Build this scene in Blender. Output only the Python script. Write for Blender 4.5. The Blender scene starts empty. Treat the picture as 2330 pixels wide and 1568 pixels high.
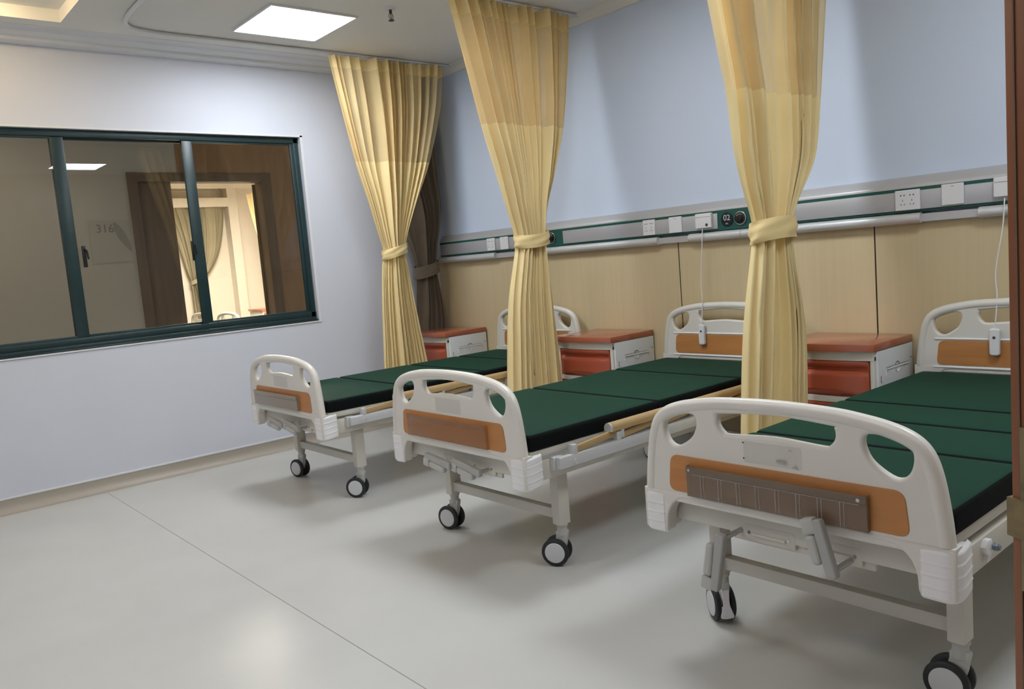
import bpy, bmesh, math, random
from mathutils import Vector, Matrix
PI = math.pi
S = bpy.context.scene
COL = S.collection

# ------------------------------------------------------------------ camera
YAW, PITCH, ROLL, FPX = math.radians(139.651), math.radians(-6.078), math.radians(-4.749), 1828.9
CAM = Vector((5.788, -4.171, 1.307))
_f = Vector((math.cos(YAW) * math.cos(PITCH), math.sin(YAW) * math.cos(PITCH), math.sin(PITCH)))
_r = Vector((math.sin(YAW), -math.cos(YAW), 0))
_u = _r.cross(_f)
_r2 = _r * math.cos(ROLL) + _u * math.sin(ROLL)
_u2 = -_r * math.sin(ROLL) + _u * math.cos(ROLL)
cd = bpy.data.cameras.new('camera')
cam = bpy.data.objects.new('camera', cd)
COL.objects.link(cam)
cd.sensor_width = 36
cd.lens = FPX / 2330 * 36
cd.clip_start = 0.05
M = Matrix((( _r2.x, _u2.x, -_f.x), (_r2.y, _u2.y, -_f.y), (_r2.z, _u2.z, -_f.z))).to_4x4()
M.translation = CAM
cam.matrix_world = M
S.camera = cam
S.view_settings.view_transform = 'Standard'
S.view_settings.look = 'None'
S.view_settings.gamma = 1
S.view_settings.use_curve_mapping = False
S.view_settings.exposure = 2.2
w = bpy.data.worlds.new('world')
S.world = w
w.use_nodes = True
w.node_tree.nodes['Background'].inputs[0].default_value = (0.5, 0.52, 0.55, 1)
w.node_tree.nodes['Background'].inputs[1].default_value = 0.3
# light strengths of the ceiling fittings
PANEL_W, WARD_W, WARM_W, CORR_W = 6.3, 26.0, 22.0, 2.5
PANEL_C, WARM_C = (0.90, 0.95, 1.0), (1.0, 0.74, 0.40)

# ------------------------------------------------------------------ materials
def srgb(r, g, b):
    f = lambda c: (c / 255) / 12.92 if c / 255 <= 0.04045 else ((c / 255 + 0.055) / 1.055) ** 2.4
    return (f(r), f(g), f(b), 1)

def mat(name, c, rough=0.5, metal=0.0, var=0.0, scale=8.0, bump=0.0, bscale=60.0, spec=0.5, stretch=None, coat=0.0):
    m = bpy.data.materials.new(name)
    m.use_nodes = True
    nt = m.node_tree
    b = nt.nodes['Principled BSDF']
    b.inputs['Base Color'].default_value = c
    b.inputs['Roughness'].default_value = rough
    b.inputs['Metallic'].default_value = metal
    b.inputs['Specular IOR Level'].default_value = spec
    b.inputs['Coat Weight'].default_value = coat
    tc = nt.nodes.new('ShaderNodeTexCoord')
    mp = nt.nodes.new('ShaderNodeMapping')
    nt.links.new(tc.outputs['Object'], mp.inputs[0])
    if stretch: mp.inputs['Scale'].default_value = stretch
    if var:
        n = nt.nodes.new('ShaderNodeTexNoise')
        n.inputs['Scale'].default_value = scale
        n.inputs['Detail'].default_value = 5
        nt.links.new(mp.outputs[0], n.inputs[0])
        r = nt.nodes.new('ShaderNodeMapRange')
        r.inputs[1].default_value = 0.3; r.inputs[2].default_value = 0.7
        r.inputs[3].default_value = 1 - var; r.inputs[4].default_value = 1 + var
        nt.links.new(n.outputs[0], r.inputs[0])
        mx = nt.nodes.new('ShaderNodeVectorMath'); mx.operation = 'SCALE'
        mx.inputs[0].default_value = c[:3]
        nt.links.new(r.outputs[0], mx.inputs['Scale'])
        nt.links.new(mx.outputs[0], b.inputs['Base Color'])
    if bump:
        n2 = nt.nodes.new('ShaderNodeTexNoise')
        n2.inputs['Scale'].default_value = bscale
        n2.inputs['Detail'].default_value = 4
        nt.links.new(mp.outputs[0], n2.inputs[0])
        bp = nt.nodes.new('ShaderNodeBump')
        bp.inputs['Strength'].default_value = bump
        bp.inputs['Distance'].default_value = 0.01
        nt.links.new(n2.outputs[0], bp.inputs['Height'])
        nt.links.new(bp.outputs[0], b.inputs['Normal'])
    return m

def emit(name, c, s):
    m = bpy.data.materials.new(name)
    m.use_nodes = True
    nt = m.node_tree
    nt.nodes.clear()
    e = nt.nodes.new('ShaderNodeEmission')
    e.inputs[0].default_value = (*c, 1)
    e.inputs[1].default_value = s
    o = nt.nodes.new('ShaderNodeOutputMaterial')
    nt.links.new(e.outputs[0], o.inputs[0])
    return m

def cloth(name, c, trans=0.3, alpha=1.0, bump=0.2, bscale=14, var=0.05):
    m = mat(name, c, 0.85, var=var, scale=5, bump=bump, bscale=bscale, spec=0.15)
    nt = m.node_tree
    b = nt.nodes['Principled BSDF']
    out = nt.nodes['Material Output']
    t = nt.nodes.new('ShaderNodeBsdfTranslucent')
    t.inputs[0].default_value = c
    mx = nt.nodes.new('ShaderNodeMixShader')
    mx.inputs[0].default_value = trans
    nt.links.new(b.outputs[0], mx.inputs[1]); nt.links.new(t.outputs[0], mx.inputs[2])
    last = mx
    if alpha < 1:
        tr = nt.nodes.new('ShaderNodeBsdfTransparent')
        m2 = nt.nodes.new('ShaderNodeMixShader')
        m2.inputs[0].default_value = alpha
        nt.links.new(tr.outputs[0], m2.inputs[1]); nt.links.new(mx.outputs[0], m2.inputs[2])
        last = m2
    nt.links.new(last.outputs[0], out.inputs[0])
    return m

def clear(name, tint, refl=0.1, body=0.0, bodyc=(0.5, 0.5, 0.5, 1), rough=0.0):
    """thin pane: transparent, a reflecting share and, if wanted, a cloudy body"""
    m = bpy.data.materials.new(name)
    m.use_nodes = True
    nt = m.node_tree
    nt.nodes.clear()
    o = nt.nodes.new('ShaderNodeOutputMaterial')
    tr = nt.nodes.new('ShaderNodeBsdfTransparent'); tr.inputs[0].default_value = tint
    gl = nt.nodes.new('ShaderNodeBsdfGlossy'); gl.inputs['Roughness'].default_value = rough
    df = nt.nodes.new('ShaderNodeBsdfDiffuse'); df.inputs[0].default_value = bodyc
    a = nt.nodes.new('ShaderNodeMixShader'); a.inputs[0].default_value = body
    nt.links.new(tr.outputs[0], a.inputs[1]); nt.links.new(df.outputs[0], a.inputs[2])
    lwt = nt.nodes.new('ShaderNodeLayerWeight'); lwt.inputs[0].default_value = 0.5
    pw = nt.nodes.new('ShaderNodeMath'); pw.operation = 'POWER'; pw.inputs[1].default_value = 5
    nt.links.new(lwt.outputs['Facing'], pw.inputs[0])
    fr = nt.nodes.new('ShaderNodeMath'); fr.operation = 'MULTIPLY_ADD'
    fr.inputs[1].default_value = 0.94; fr.inputs[2].default_value = 0.04
    nt.links.new(pw.outputs[0], fr.inputs[0])
    mr = nt.nodes.new('ShaderNodeMath'); mr.operation = 'MULTIPLY_ADD'
    mr.inputs[1].default_value = 1.0; mr.inputs[2].default_value = refl
    mr.use_clamp = True
    nt.links.new(fr.outputs[0], mr.inputs[0])
    b = nt.nodes.new('ShaderNodeMixShader')
    nt.links.new(mr.outputs[0], b.inputs[0])
    nt.links.new(a.outputs[0], b.inputs[1]); nt.links.new(gl.outputs[0], b.inputs[2])
    nt.links.new(b.outputs[0], o.inputs[0])
    return m

MT = {}
MT['wall'] = mat('wall_paint_white', srgb(211, 215, 226), 0.6, var=0.015, scale=1.5, bump=0.05, bscale=200)
MT['wallblue'] = mat('wall_paint_pale_blue', srgb(208, 220, 240), 0.55, var=0.015, scale=1.5)
MT['ceil'] = mat('ceiling_paint', srgb(232, 231, 226), 0.75, var=0.01, scale=1.0)
MT['corn'] = mat('cornice_paint', srgb(222, 224, 228), 0.5)
MT['wain'] = mat('laminate_beige', srgb(208, 190, 152), 0.45, var=0.03, scale=3, stretch=(14, 1, 0.5))
MT['black'] = mat('black', srgb(16, 16, 16), 0.5)
MT['trunk'] = mat('trunk_silver', srgb(196, 196, 198), 0.4, 0.35)
MT['trunkp'] = mat('trunk_panel_silver', srgb(188, 188, 192), 0.38, 0.3)
MT['green'] = mat('trunk_green', srgb(24, 84, 76), 0.45)
MT['white'] = mat('white_plastic', srgb(228, 228, 232), 0.4)
MT['abs'] = mat('bed_plastic', srgb(222, 219, 212), 0.32, var=0.01, scale=3)
MT['bump'] = mat('bumper_plastic', srgb(236, 236, 238), 0.35)
MT['steel'] = mat('painted_steel', srgb(208, 204, 194), 0.4)
MT['rail'] = mat('aluminium_rail', srgb(214, 216, 218), 0.35, 0.3)
MT['tan'] = mat('tan_rail', srgb(180, 152, 108), 0.4)
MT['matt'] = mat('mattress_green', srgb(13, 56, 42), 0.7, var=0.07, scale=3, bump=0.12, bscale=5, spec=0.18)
MT['matts'] = mat('mattress_side', srgb(6, 12, 13), 0.8, spec=0.15, bump=0.15, bscale=20)  # dark cover colour, deepened by side shading put into it
MT['wood'] = mat('board_wood', srgb(190, 130, 74), 0.4, var=0.1, scale=3, stretch=(1, 1, 9))
MT['rubber'] = mat('rubber', srgb(32, 36, 38), 0.5)
MT['hub'] = mat('hub_grey', srgb(206, 208, 210), 0.4)
MT['cast'] = mat('caster_housing', srgb(186, 186, 182), 0.4)
MT['grey'] = mat('grey_plastic', srgb(170, 170, 168), 0.4)
MT['chrome'] = mat('chrome', srgb(200, 200, 200), 0.2, 1.0)
MT['orange'] = mat('cabinet_orange', srgb(176, 88, 64), 0.22, var=0.03, scale=4)
MT['orangetop'] = mat('cabinet_top_orange', srgb(178, 102, 76), 0.18, coat=0.3)
MT['cabw'] = mat('cabinet_white', srgb(222, 226, 230), 0.4)
MT['cabf'] = mat('cabinet_frame', srgb(214, 212, 202), 0.4)
MT['slot'] = mat('slot_dark', srgb(60, 60, 62), 0.6)
MT['winf'] = mat('window_frame', srgb(28, 52, 56), 0.35, var=0.15, scale=12)
MT['sill'] = mat('window_sill_scuffed', srgb(30, 50, 52), 0.25, var=0.5, scale=5, stretch=(6, 1, 12))
MT['glass'] = clear('window_glass', (0.93, 0.93, 0.91, 1), refl=-0.012)
MT['chart'] = clear('acrylic_smoky', (0.9, 0.86, 0.82, 1), refl=0.0, body=0.42, bodyc=srgb(150, 134, 116), rough=0.25)
MT['chart2'] = clear('acrylic_clear', (0.95, 0.92, 0.88, 1), refl=0.0, body=0.10, bodyc=srgb(160, 120, 84), rough=0.2)
MT['chart3'] = clear('acrylic_milky', (0.85, 0.82, 0.78, 1), refl=0.0, body=0.62, bodyc=srgb(186, 176, 164), rough=0.3)
MT['film'] = clear('clear_film', (0.98, 0.98, 0.98, 1), refl=-0.03, body=0.05, bodyc=srgb(222, 220, 215), rough=0.3)
MT['net'] = cloth('curtain_net', srgb(246, 224, 172), 0.3, 0.86, bump=0.1)
MT['netr'] = cloth('curtain_net_thin', srgb(240, 222, 178), 0.35, 0.5, bump=0.1)
MT['yel'] = cloth('curtain_yellow', srgb(250, 230, 176), 0.15, bump=0.25, bscale=9, var=0.02)
MT['yelband'] = cloth('curtain_header', srgb(248, 226, 170), 0.2)
MT['gcur'] = cloth('curtain_grey', srgb(134, 124, 112), 0.1)
MT['gcur2'] = cloth('curtain_taupe', srgb(176, 166, 140), 0.2)
MT['door'] = mat('door_wood', srgb(130, 74, 38), 0.4, var=0.2, scale=2.2, stretch=(22, 22, 1))
MT['bronze'] = mat('lock_bronze', srgb(132, 116, 84), 0.45, 0.7, var=0.3, scale=60)
MT['corr'] = mat('corridor_paint', srgb(176, 170, 158), 0.6)
MT['frame'] = mat('corridor_door_wood', srgb(104, 84, 66), 0.5, var=0.12, scale=2, stretch=(10, 10, 1))
MT['veneer'] = mat('corridor_veneer', srgb(150, 114, 76), 0.5, var=0.12, scale=2, stretch=(8, 8, 1))
MT['cream'] = mat('ward_cream', srgb(226, 216, 200), 0.6)
MT['panel'] = emit('light_panel', PANEL_C, PANEL_W)
MT['panelf'] = emit('fill_panel', (1.0, 0.95, 0.89), 3.0)  # glow of the added front fill panels
MT['panelw'] = emit('light_panel_warm', (1.0, 0.93, 0.82), WARD_W)
MT['panelc'] = emit('corridor_panel', (1.0, 0.86, 0.7), CORR_W)
MT['lampw'] = emit('warm_lamp', WARM_C, WARM_W)
MT['ink'] = mat('ink_white', srgb(210, 214, 214), 0.6)
MT['inkg'] = mat('ink_grey', srgb(120, 114, 104), 0.6)
MT['label'] = mat('label_black', srgb(22, 28, 32), 0.35)

def floor_mat():
    m = mat('vinyl_floor', srgb(198, 198, 195), 0.34, var=0.03, scale=2.5, spec=0.35)
    nt = m.node_tree
    b = nt.nodes['Principled BSDF']
    src = b.inputs['Base Color'].links[0].from_socket
    tc = nt.nodes.new('ShaderNodeTexCoord')
    n = nt.nodes.new('ShaderNodeTexVoronoi')
    n.inputs['Scale'].default_value = 9.0
    nt.links.new(tc.outputs['Object'], n.inputs[0])
    r = nt.nodes.new('ShaderNodeMapRange')
    r.inputs[1].default_value = 0.012; r.inputs[2].default_value = 0.03
    r.inputs[3].default_value = 0.62; r.inputs[4].default_value = 1.0
    nt.links.new(n.outputs['Distance'], r.inputs[0])
    mx = nt.nodes.new('ShaderNodeVectorMath'); mx.operation = 'SCALE'
    nt.links.new(src, mx.inputs[0]); nt.links.new(r.outputs[0], mx.inputs['Scale'])
    nt.links.new(mx.outputs[0], b.inputs['Base Color'])
    return m
MT['floor'] = floor_mat()

# ------------------------------------------------------------------ mesh helpers
class MB:
    def __init__(s): s.bm = bmesh.new()
    def _add(s, geom_fn, mtx, bev=0.0, seg=2):
        t = bmesh.new()
        geom_fn(t)
        if bev > 0:
            bmesh.ops.bevel(t, geom=t.edges[:], offset=bev, segments=seg, profile=0.5, affect='EDGES')
        bmesh.ops.transform(t, matrix=mtx, verts=t.verts[:])
        me = bpy.data.meshes.new('t'); t.to_mesh(me); t.free()
        s.bm.from_mesh(me); bpy.data.meshes.remove(me)
        return s
    def box(s, x0, x1, y0, y1, z0, z1, bev=0.0, rot=None, seg=2):
        c = Vector(((x0 + x1) / 2, (y0 + y1) / 2, (z0 + z1) / 2))
        dx, dy, dz = abs(x1 - x0), abs(y1 - y0), abs(z1 - z0)
        def g(t):
            bmesh.ops.create_cube(t, size=1, matrix=Matrix.Diagonal((dx, dy, dz, 1)))
        mtx = Matrix.Translation(c)
        if rot is not None: mtx = mtx @ rot
        return s._add(g, mtx, min(bev, dx * .45, dy * .45, dz * .45), seg)
    def cyl(s, a, b, r, r2=None, n=24, bev=0.0):
        a, b = Vector(a), Vector(b)
        d = b - a
        q = d.to_track_quat('Z', 'Y').to_matrix().to_4x4()
        def g(t):
            bmesh.ops.create_cone(t, cap_ends=True, segments=n, radius1=r, radius2=r if r2 is None else r2, depth=d.length)
            if bev:
                bmesh.ops.bevel(t, geom=[e for e in t.edges if len(e.link_faces) == 2 and any(len(f.verts) > 4 for f in e.link_faces)], offset=bev, segments=3, profile=0.5, affect='EDGES')
        return s._add(g, Matrix.Translation((a + b) / 2) @ q)
    def prism(s, pts, axis, d0, d1, bev=0.0):
        """pts 2D outline (a,b) extruded along axis 'x','y','z'"""
        def P(a, b, d):
            return {'x': (d, a, b), 'y': (a, d, b), 'z': (a, b, d)}[axis]
        def g(t):
            v0 = [t.verts.new(P(a, b, d0)) for a, b in pts]
            v1 = [t.verts.new(P(a, b, d1)) for a, b in pts]
            t.faces.new(v0); t.faces.new(v1[::-1])
            n = len(pts)
            for i in range(n): t.faces.new((v0[i], v1[i], v1[(i + 1) % n], v0[(i + 1) % n]))
            bmesh.ops.recalc_face_normals(t, faces=t.faces[:])
        return s._add(g, Matrix.Identity(4), bev)
    def tube(s, path, r, n=12, closed=False, sx=1.0, up=(0, 0, 1)):
        P = [Vector(p) for p in path]
        m = len(P)
        rings = []
        for i, p in enumerate(P):
            if closed: d = P[(i + 1) % m] - P[i - 1]
            else: d = P[min(i + 1, m - 1)] - P[max(i - 1, 0)]
            d.normalize()
            u = Vector(up)
            if abs(d.dot(u)) > 0.95: u = Vector((1, 0, 0)) if abs(d.x) < .9 else Vector((0, 1, 0))
            a = d.cross(u).normalized(); b = a.cross(d).normalized()
            rr = r[i] if isinstance(r, (list, tuple)) else r
            rings.append([s.bm.verts.new(p + a * math.cos(2 * PI * k / n) * rr * sx + b * math.sin(2 * PI * k / n) * rr) for k in range(n)])
        for i in range(m if closed else m - 1):
            A, B = rings[i], rings[(i + 1) % m]
            for k in range(n): s.bm.faces.new((A[k], A[(k + 1) % n], B[(k + 1) % n], B[k]))
        if not closed:
            s.bm.faces.new(rings[0][::-1]); s.bm.faces.new(rings[-1])
        return s
    def grid(s, rows, flip=False):
        V = [[s.bm.verts.new(p) for p in r] for r in rows]
        for i in range(len(V) - 1):
            for j in range(len(V[0]) - 1):
                q = (V[i][j], V[i][j + 1], V[i + 1][j + 1], V[i + 1][j])
                s.bm.faces.new(q[::-1] if flip else q)
        return s
    def mesh(s, me, mtx=None):
        t = bmesh.new(); t.from_mesh(me)
        if mtx is not None: bmesh.ops.transform(t, matrix=mtx, verts=t.verts[:])
        m2 = bpy.data.meshes.new('t'); t.to_mesh(m2); t.free()
        s.bm.from_mesh(m2); bpy.data.meshes.remove(m2)
        return s
    def build(s, name, m, parent=None, smooth=40, recalc=True, loc=None):
        if recalc: bmesh.ops.recalc_face_normals(s.bm, faces=s.bm.faces[:])
        me = bpy.data.meshes.new(name)
        s.bm.to_mesh(me); s.bm.free()
        ms = m if isinstance(m, (list, tuple)) else [m]
        for k in ms: me.materials.append(k)
        for p in me.polygons: p.use_smooth = True
        me.set_sharp_from_angle(angle=math.radians(smooth))
        o = bpy.data.objects.new(name, me)
        COL.objects.link(o)
        if parent is not None: o.parent = parent
        if loc: o.location = loc
        return o

def empty(name, loc=(0, 0, 0), rz=0):
    o = bpy.data.objects.new(name, None)
    o.empty_display_size = 0.1
    COL.objects.link(o)
    o.location = loc; o.rotation_euler = (0, 0, rz)
    return o
def tag(o, label=None, cat=None, group=None, kind=None):
    if label: o['label'] = label
    if cat: o['category'] = cat
    if group: o['group'] = group
    if kind: o['kind'] = kind
    return o
def struct(o): o['kind'] = 'structure'; return o
def copy_tree(o, parent=None):
    c = o.copy(); COL.objects.link(c)
    if parent is not None: c.parent = parent
    for ch in list(o.children): copy_tree(ch, c)
    return c

def smooth_pts(pts, n=8, closed=True):
    P = [Vector((*p, 0)) for p in pts]
    m = len(P); out = []
    rng = range(m if closed else m - 1)
    for i in rng:
        g = lambda k: P[k % m] if closed else P[max(0, min(m - 1, k))]
        a, b, c, d = g(i - 1), g(i), g(i + 1), g(i + 2)
        for j in range(n):
            t = j / n
            q = 0.5 * ((2 * b) + (c - a) * t + (2 * a - 5 * b + 4 * c - d) * t * t + (3 * b - a - 3 * c + d) * t ** 3)
            out.append((q.x, q.y))
    if not closed: out.append((P[-1].x, P[-1].y))
    return out
def round_poly(pts, r, n=6):
    """corner-rounded polygon; r may be a list"""
    out = []
    m = len(pts)
    for i in range(m):
        p0, p, p1 = Vector(pts[i - 1]), Vector(pts[i]), Vector(pts[(i + 1) % m])
        rr = r[i] if isinstance(r, (list, tuple)) else r
        if rr <= 0: out.append(tuple(p)); continue
        a = (p0 - p); b = (p1 - p)
        la, lb = min(rr, a.length * .49), min(rr, b.length * .49)
        A = p + a.normalized() * la; B = p + b.normalized() * lb
        for k in range(n + 1):
            t = k / n
            q = A * (1 - t) ** 2 + p * 2 * t * (1 - t) + B * t * t
            out.append((q.x, q.y))
    return out
def plate(outline, holes, th, bev, seg=3):
    """flat plate with holes and rounded edges in the xz plane, from y=0 to y=th; returns a mesh"""
    cu = bpy.data.curves.new('c', 'CURVE')
    cu.dimensions = '2D'; cu.fill_mode = 'BOTH'
    cu.extrude = max(th / 2 - bev, 0.0001); cu.bevel_depth = bev; cu.bevel_resolution = seg
    cu.offset = -bev
    for L in [outline] + holes:
        sp = cu.splines.new('POLY')
        sp.points.add(len(L) - 1)
        for k, (x, z) in enumerate(L): sp.points[k].co = (x, z, 0, 1)
        sp.use_cyclic_u = True
    o = bpy.data.objects.new('c', cu)
    COL.objects.link(o)
    dg = bpy.context.evaluated_depsgraph_get()
    me = bpy.data.meshes.new_from_object(o.evaluated_get(dg))
    bpy.data.objects.remove(o); bpy.data.curves.remove(cu)
    me.transform(Matrix.Translation((0, th / 2, 0)) @ Matrix.Rotation(PI / 2, 4, 'X'))
    return me
def text_mesh(txt, size, depth=0.0006):
    cu = bpy.data.curves.new('t', 'FONT')
    cu.body = txt; cu.size = size; cu.extrude = depth; cu.align_x = 'CENTER'; cu.align_y = 'CENTER'
    o = bpy.data.objects.new('t', cu)
    COL.objects.link(o)
    dg = bpy.context.evaluated_depsgraph_get()
    me = bpy.data.meshes.new_from_object(o.evaluated_get(dg))
    bpy.data.objects.remove(o); bpy.data.curves.remove(cu)
    me.transform(Matrix.Rotation(PI / 2, 4, 'X'))
    return me
def disc_pts(cx, cz, r, n=40, rz=None):
    rz = rz or r
    return [(cx + r * math.cos(2 * PI * k / n), cz + rz * math.sin(2 * PI * k / n)) for k in range(n)]

# ------------------------------------------------------------------ the room
RX, RY, H = 6.12, -4.9, 2.909
struct(MB().box(-0.0, RX, RY, 0.0, -0.1, 0).build('floor', MT['floor']))
sm = MB().box(0.1, RX, -2.9035, -2.9000, 0.0, 0.0006).build('trim_1', mat('floor_seam', srgb(150, 147, 140), 0.5))
struct(sm)
# left wall with window opening y -4.75..-1.215, z .950..2.372
WY0, WY1, WZ0, WZ1 = -4.75, -1.217, 0.950, 2.366
lw = MB()
lw.box(-0.16, 0, WY1, 0.1, 0, 3.1)
lw.box(-0.16, 0, RY, WY0, 0, 3.1)
lw.box(-0.16, 0, WY0, WY1, 0, WZ0)
lw.box(-0.16, 0, WY0, WY1, WZ1, 3.1)
struct(lw.build('wall_left', MT['wall']))
hw = MB()
hw.box(-0.16, RX, 0.0, 0.14, 0, 3.1)
struct(hw.build('wall_head', MT['wallblue']))
struct(MB().box(RX, RX + .14, RY, 0.14, 0, 3.1).build('wall_right', MT['corr']))
struct(MB().box(-0.16, RX + .14, RY - .14, RY, 0, 3.1).build('wall_front', MT['wall']))
# corner bead round the window opening
bead = MB()
bead.box(0.0, 0.004, WY1, WY1 + 0.02, WZ0 - 0.006, WZ1 + 0.02)
bead.box(0.0, 0.004, WY0, WY1 + 0.02, WZ1, WZ1 + 0.012)
bead.box(0.0, 0.006, WY0, WY1 + 0.02, WZ0 - 0.010, WZ0)
struct(bead.build('trim_2', MT['corn']))
# beige wainscot boards with black joints
b = MB()
xs = [0.0, 2.600, 3.850, 5.1, RX]
for i in range(len(xs) - 1):
    b.box(xs[i] + .004, xs[i + 1] - .004, -0.018, 0, 0.0, 1.36)
struct(b.build('wall_panelling', MT['wain']))
b = MB()
for x in xs[1:-1]: b.box(x - .005, x + .005, -0.014, -0.002, 0, 1.36)
struct(b.build('trim_3', MT['black']))
# coved skirting
def cove(name, a, bpt, inward, m, hgt=0.085, r=0.055):
    a, bpt, inward = Vector(a), Vector(bpt), Vector(inward)
    prof = [(0.006, hgt), (0.006, r)] + [(r - (r - .006) * math.cos(t) , r - r * math.sin(t)) for t in [PI / 2 * k / 8 for k in range(1, 9)]]
    rows = [[p + inward * d + Vector((0, 0, z + .001)) for d, z in prof] for p in (a, bpt)]
    o = MB().grid(rows).build(name, m); return struct(o)
cove('baseboard_left', (0, RY, 0), (0, 0, 0), (1, 0, 0), mat('cove_vinyl', srgb(172, 164, 152), 0.4))
cove('baseboard_head', (0, -0.018, 0), (RX, -0.018, 0), (0, -1, 0), MT['floor'])
struct(MB().box(0, 0.009, RY, 0, 0.084, 0.098, 0.003).build('trim_4', MT['corn']))
# ceiling: low part over the beds, raised part over the walkway
struct(MB().box(-0.16, RX, -2.875, 0.1, H, 3.1).box(-0.16, 0.40, RY, -2.875, H, 3.1).build('ceiling', MT['ceil']))
struct(MB().box(0.40, RX, RY, -2.875, 2.982, 3.1).build('ceiling_raised', MT['ceil']))
# cornice on the left wall (stepped) and a smaller one on the head wall
prof = [(0, 2.866), (0.100, 2.868), (0.104, 2.872), (0.112, 2.888), (0.118, 2.890), (0.205, 2.893), (0.210, 2.896), (0.222, 2.906), (0.29, 2.906), (0.294, 2.9095), (0, 2.9095)]
struct(MB().prism(prof, 'y', RY, -0.0).build('trim_5', MT['corn']))
prof = [(0, 2.852), (-0.018, 2.852), (-0.024, 2.862), (-0.05, 2.890), (-0.066, 2.893), (-0.07, 2.9095), (0, 2.9095)]
struct(MB().prism(prof, 'x', 0, RX).build('trim_6', MT['ceil']))

# ------------------------------------------------------------------ window
win = struct(empty('window_1', (0, 0, 0)))
fr = MB()
FX0, FX1 = -0.115, -0.030
fr.box(FX0, FX1, WY0, WY1 - .0, WZ1 - 0.045, WZ1 - .002, 0.004)
fr.box(FX0, FX1, WY0, WY1 - .0, WZ0 + .030, WZ0 + 0.075, 0.004)
fr.box(FX0, FX1, WY1 - 0.045, WY1 - .006, WZ0 + .02, WZ1, 0.004)
fr.box(FX0, FX1, WY0, WY0 + 0.05, WZ0, WZ1, 0.004)
fr.box(FX0, -0.008, WY0, WY1 - .012, WZ0 - .002, WZ0 + 0.034, 0.003)
fr.build('window_frame', MT['winf'], win)
MB().box(-0.02, 0.004, WY0, WY1 - .006, WZ0 - .012, WZ0 + 0.012, 0.002).build('window_sill', MT['sill'], win)
def sash(y0, y1, x, name='sash', wl=0.04, wr=0.04):
    z0, z1 = WZ0 + 0.062, WZ1 - 0.036
    s = MB()
    s.box(x - .022, x, y0, y0 + wl, z0, z1, 0.003)
    s.box(x - .022, x, y1 - wr, y1, z0, z1, 0.003)
    s.box(x - .020, x - .001, y0, y1, z0, z0 + 0.028, 0.003)
    s.box(x - .020, x - .001, y0, y1, z1 - 0.022, z1, 0.003)
    o = s.build(name, MT['winf'], win)
    MB().box(x - .013, x - .009, y0 + wl - .003, y1 - wr + .003, z0 + .02, z1 - .018).build('pane', MT['glass'], o)
    return o
sash(-2.105, WY1 - .03, -0.040, wl=0.075)
s2 = sash(-2.925, -2.03, -0.080, wl=0.075)
sash(-3.83, -2.85, -0.040, wr=0.075)
sash(-4.72, -3.76, -0.080)
for y, x in ((-2.818, -0.040), (-2.105, -0.062)):
    l = MB()
    l.box(x, x + .012, y - .012, y + .012, 1.48, 1.62, 0.004)
    l.tube([(x + .012, y + .004, 1.60), (x + .03, y + .012, 1.585), (x + .034, y + .016, 1.53)], 0.006, 8)
    l.build('latch', MT['black'], win)

# ------------------------------------------------------------------ corridor beyond the glass and the ward across it
CX = -2.5
struct(MB().box(CX - .14, -0.16, -6.5, 3.0, -0.1, 0).box(-8.3, CX, -4, 3.6, -0.1, 0).build('floor_corridor', MT['floor']))
struct(MB().box(CX - .14, -0.16, -6.5, 3.0, 2.95, 3.1).build('ceiling_corridor', MT['ceil']))
DY0, DY1, DZ = -1.38, -0.45, 2.34
cw = MB()
cw.box(CX - .14, CX, -6.5, -1.79, 0, 2.95)
cw.box(CX - .14, CX, -1.79, -0.34, 2.43, 2.95)
cw.box(CX - .14, CX, -0.34, 3.0, 0, 2.95)
struct(cw.build('wall_corridor', MT['corr']))
vn = MB()
vn.box(CX, CX + .012, -0.34, 1.9, 0, 2.95)
vn.box(CX, CX + .012, -1.30, -0.34, 2.43, 2.95)
struct(vn.build('wall_corridor_veneer', MT['veneer']))
df = MB()
df.box(CX - .15, CX + .025, -1.79, -1.70, 0, 2.43, 0.004)
df.box(CX - .15, CX + .025, DY1, DY1 + .11, 0, 2.43, 0.004)
df.box(CX - .148, CX + .022, -1.702, DY1 + .002, DZ, 2.428, 0.004)
d1 = struct(df.build('door_2', MT['frame']))
MB().box(CX - .06, CX - .012, -1.70, DY0, 0, DZ, 0.003).build('side_leaf', MT['frame'], d1)
dl = MB().box(-.90, 0, -.02, .02, 0.01, DZ - .01, 0.003).build('door_leaf', MT['frame'], d1, loc=(CX - .17, DY1 - .005, 0))
dl.rotation_euler = (0, 0, -math.radians(27))
struct(MB().box(CX - .14, -0.16, -6.6, -6.5, 0, 2.95).box(CX - .14, -0.16, 3.0, 3.1, 0, 2.95).build('wall_corridor_end', MT['corr']))
# ward across the corridor
WX = -8.1
ww = MB()
ww.box(WX - .14, WX, -4, 3.6, 0, 3.0)
ww.box(WX, CX - .14, -4.14, -4, 0, 3.0)
ww.box(WX, CX - .14, 3.0, 3.14, 0, 3.0)
ww.box(CX - .155, CX - .14, -4, -1.79, 0, 3.0).box(CX - .155, CX - .14, -.34, 3.0, 0, 3.0).box(CX - .155, CX - .14, -1.79, -.34, 2.43, 3.0)
struct(ww.build('wall_far_ward', MT['cream']))
struct(MB().box(WX, WX + .22, 1.34, 1.50, 0, 2.9).build('wall_far_pier', MT['cream']))
struct(MB().box(WX, CX - .14, -4, 3.6, 2.9, 3.1).build('ceiling_far_ward', MT['cream']))
struct(MB().box(-7.2, -7.15, -4, 3.0, 2.82, 2.9).box(-5.7, -5.66, -4, 3.0, 2.87, 2.9).build('trim_7', MT['cream']))
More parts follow.
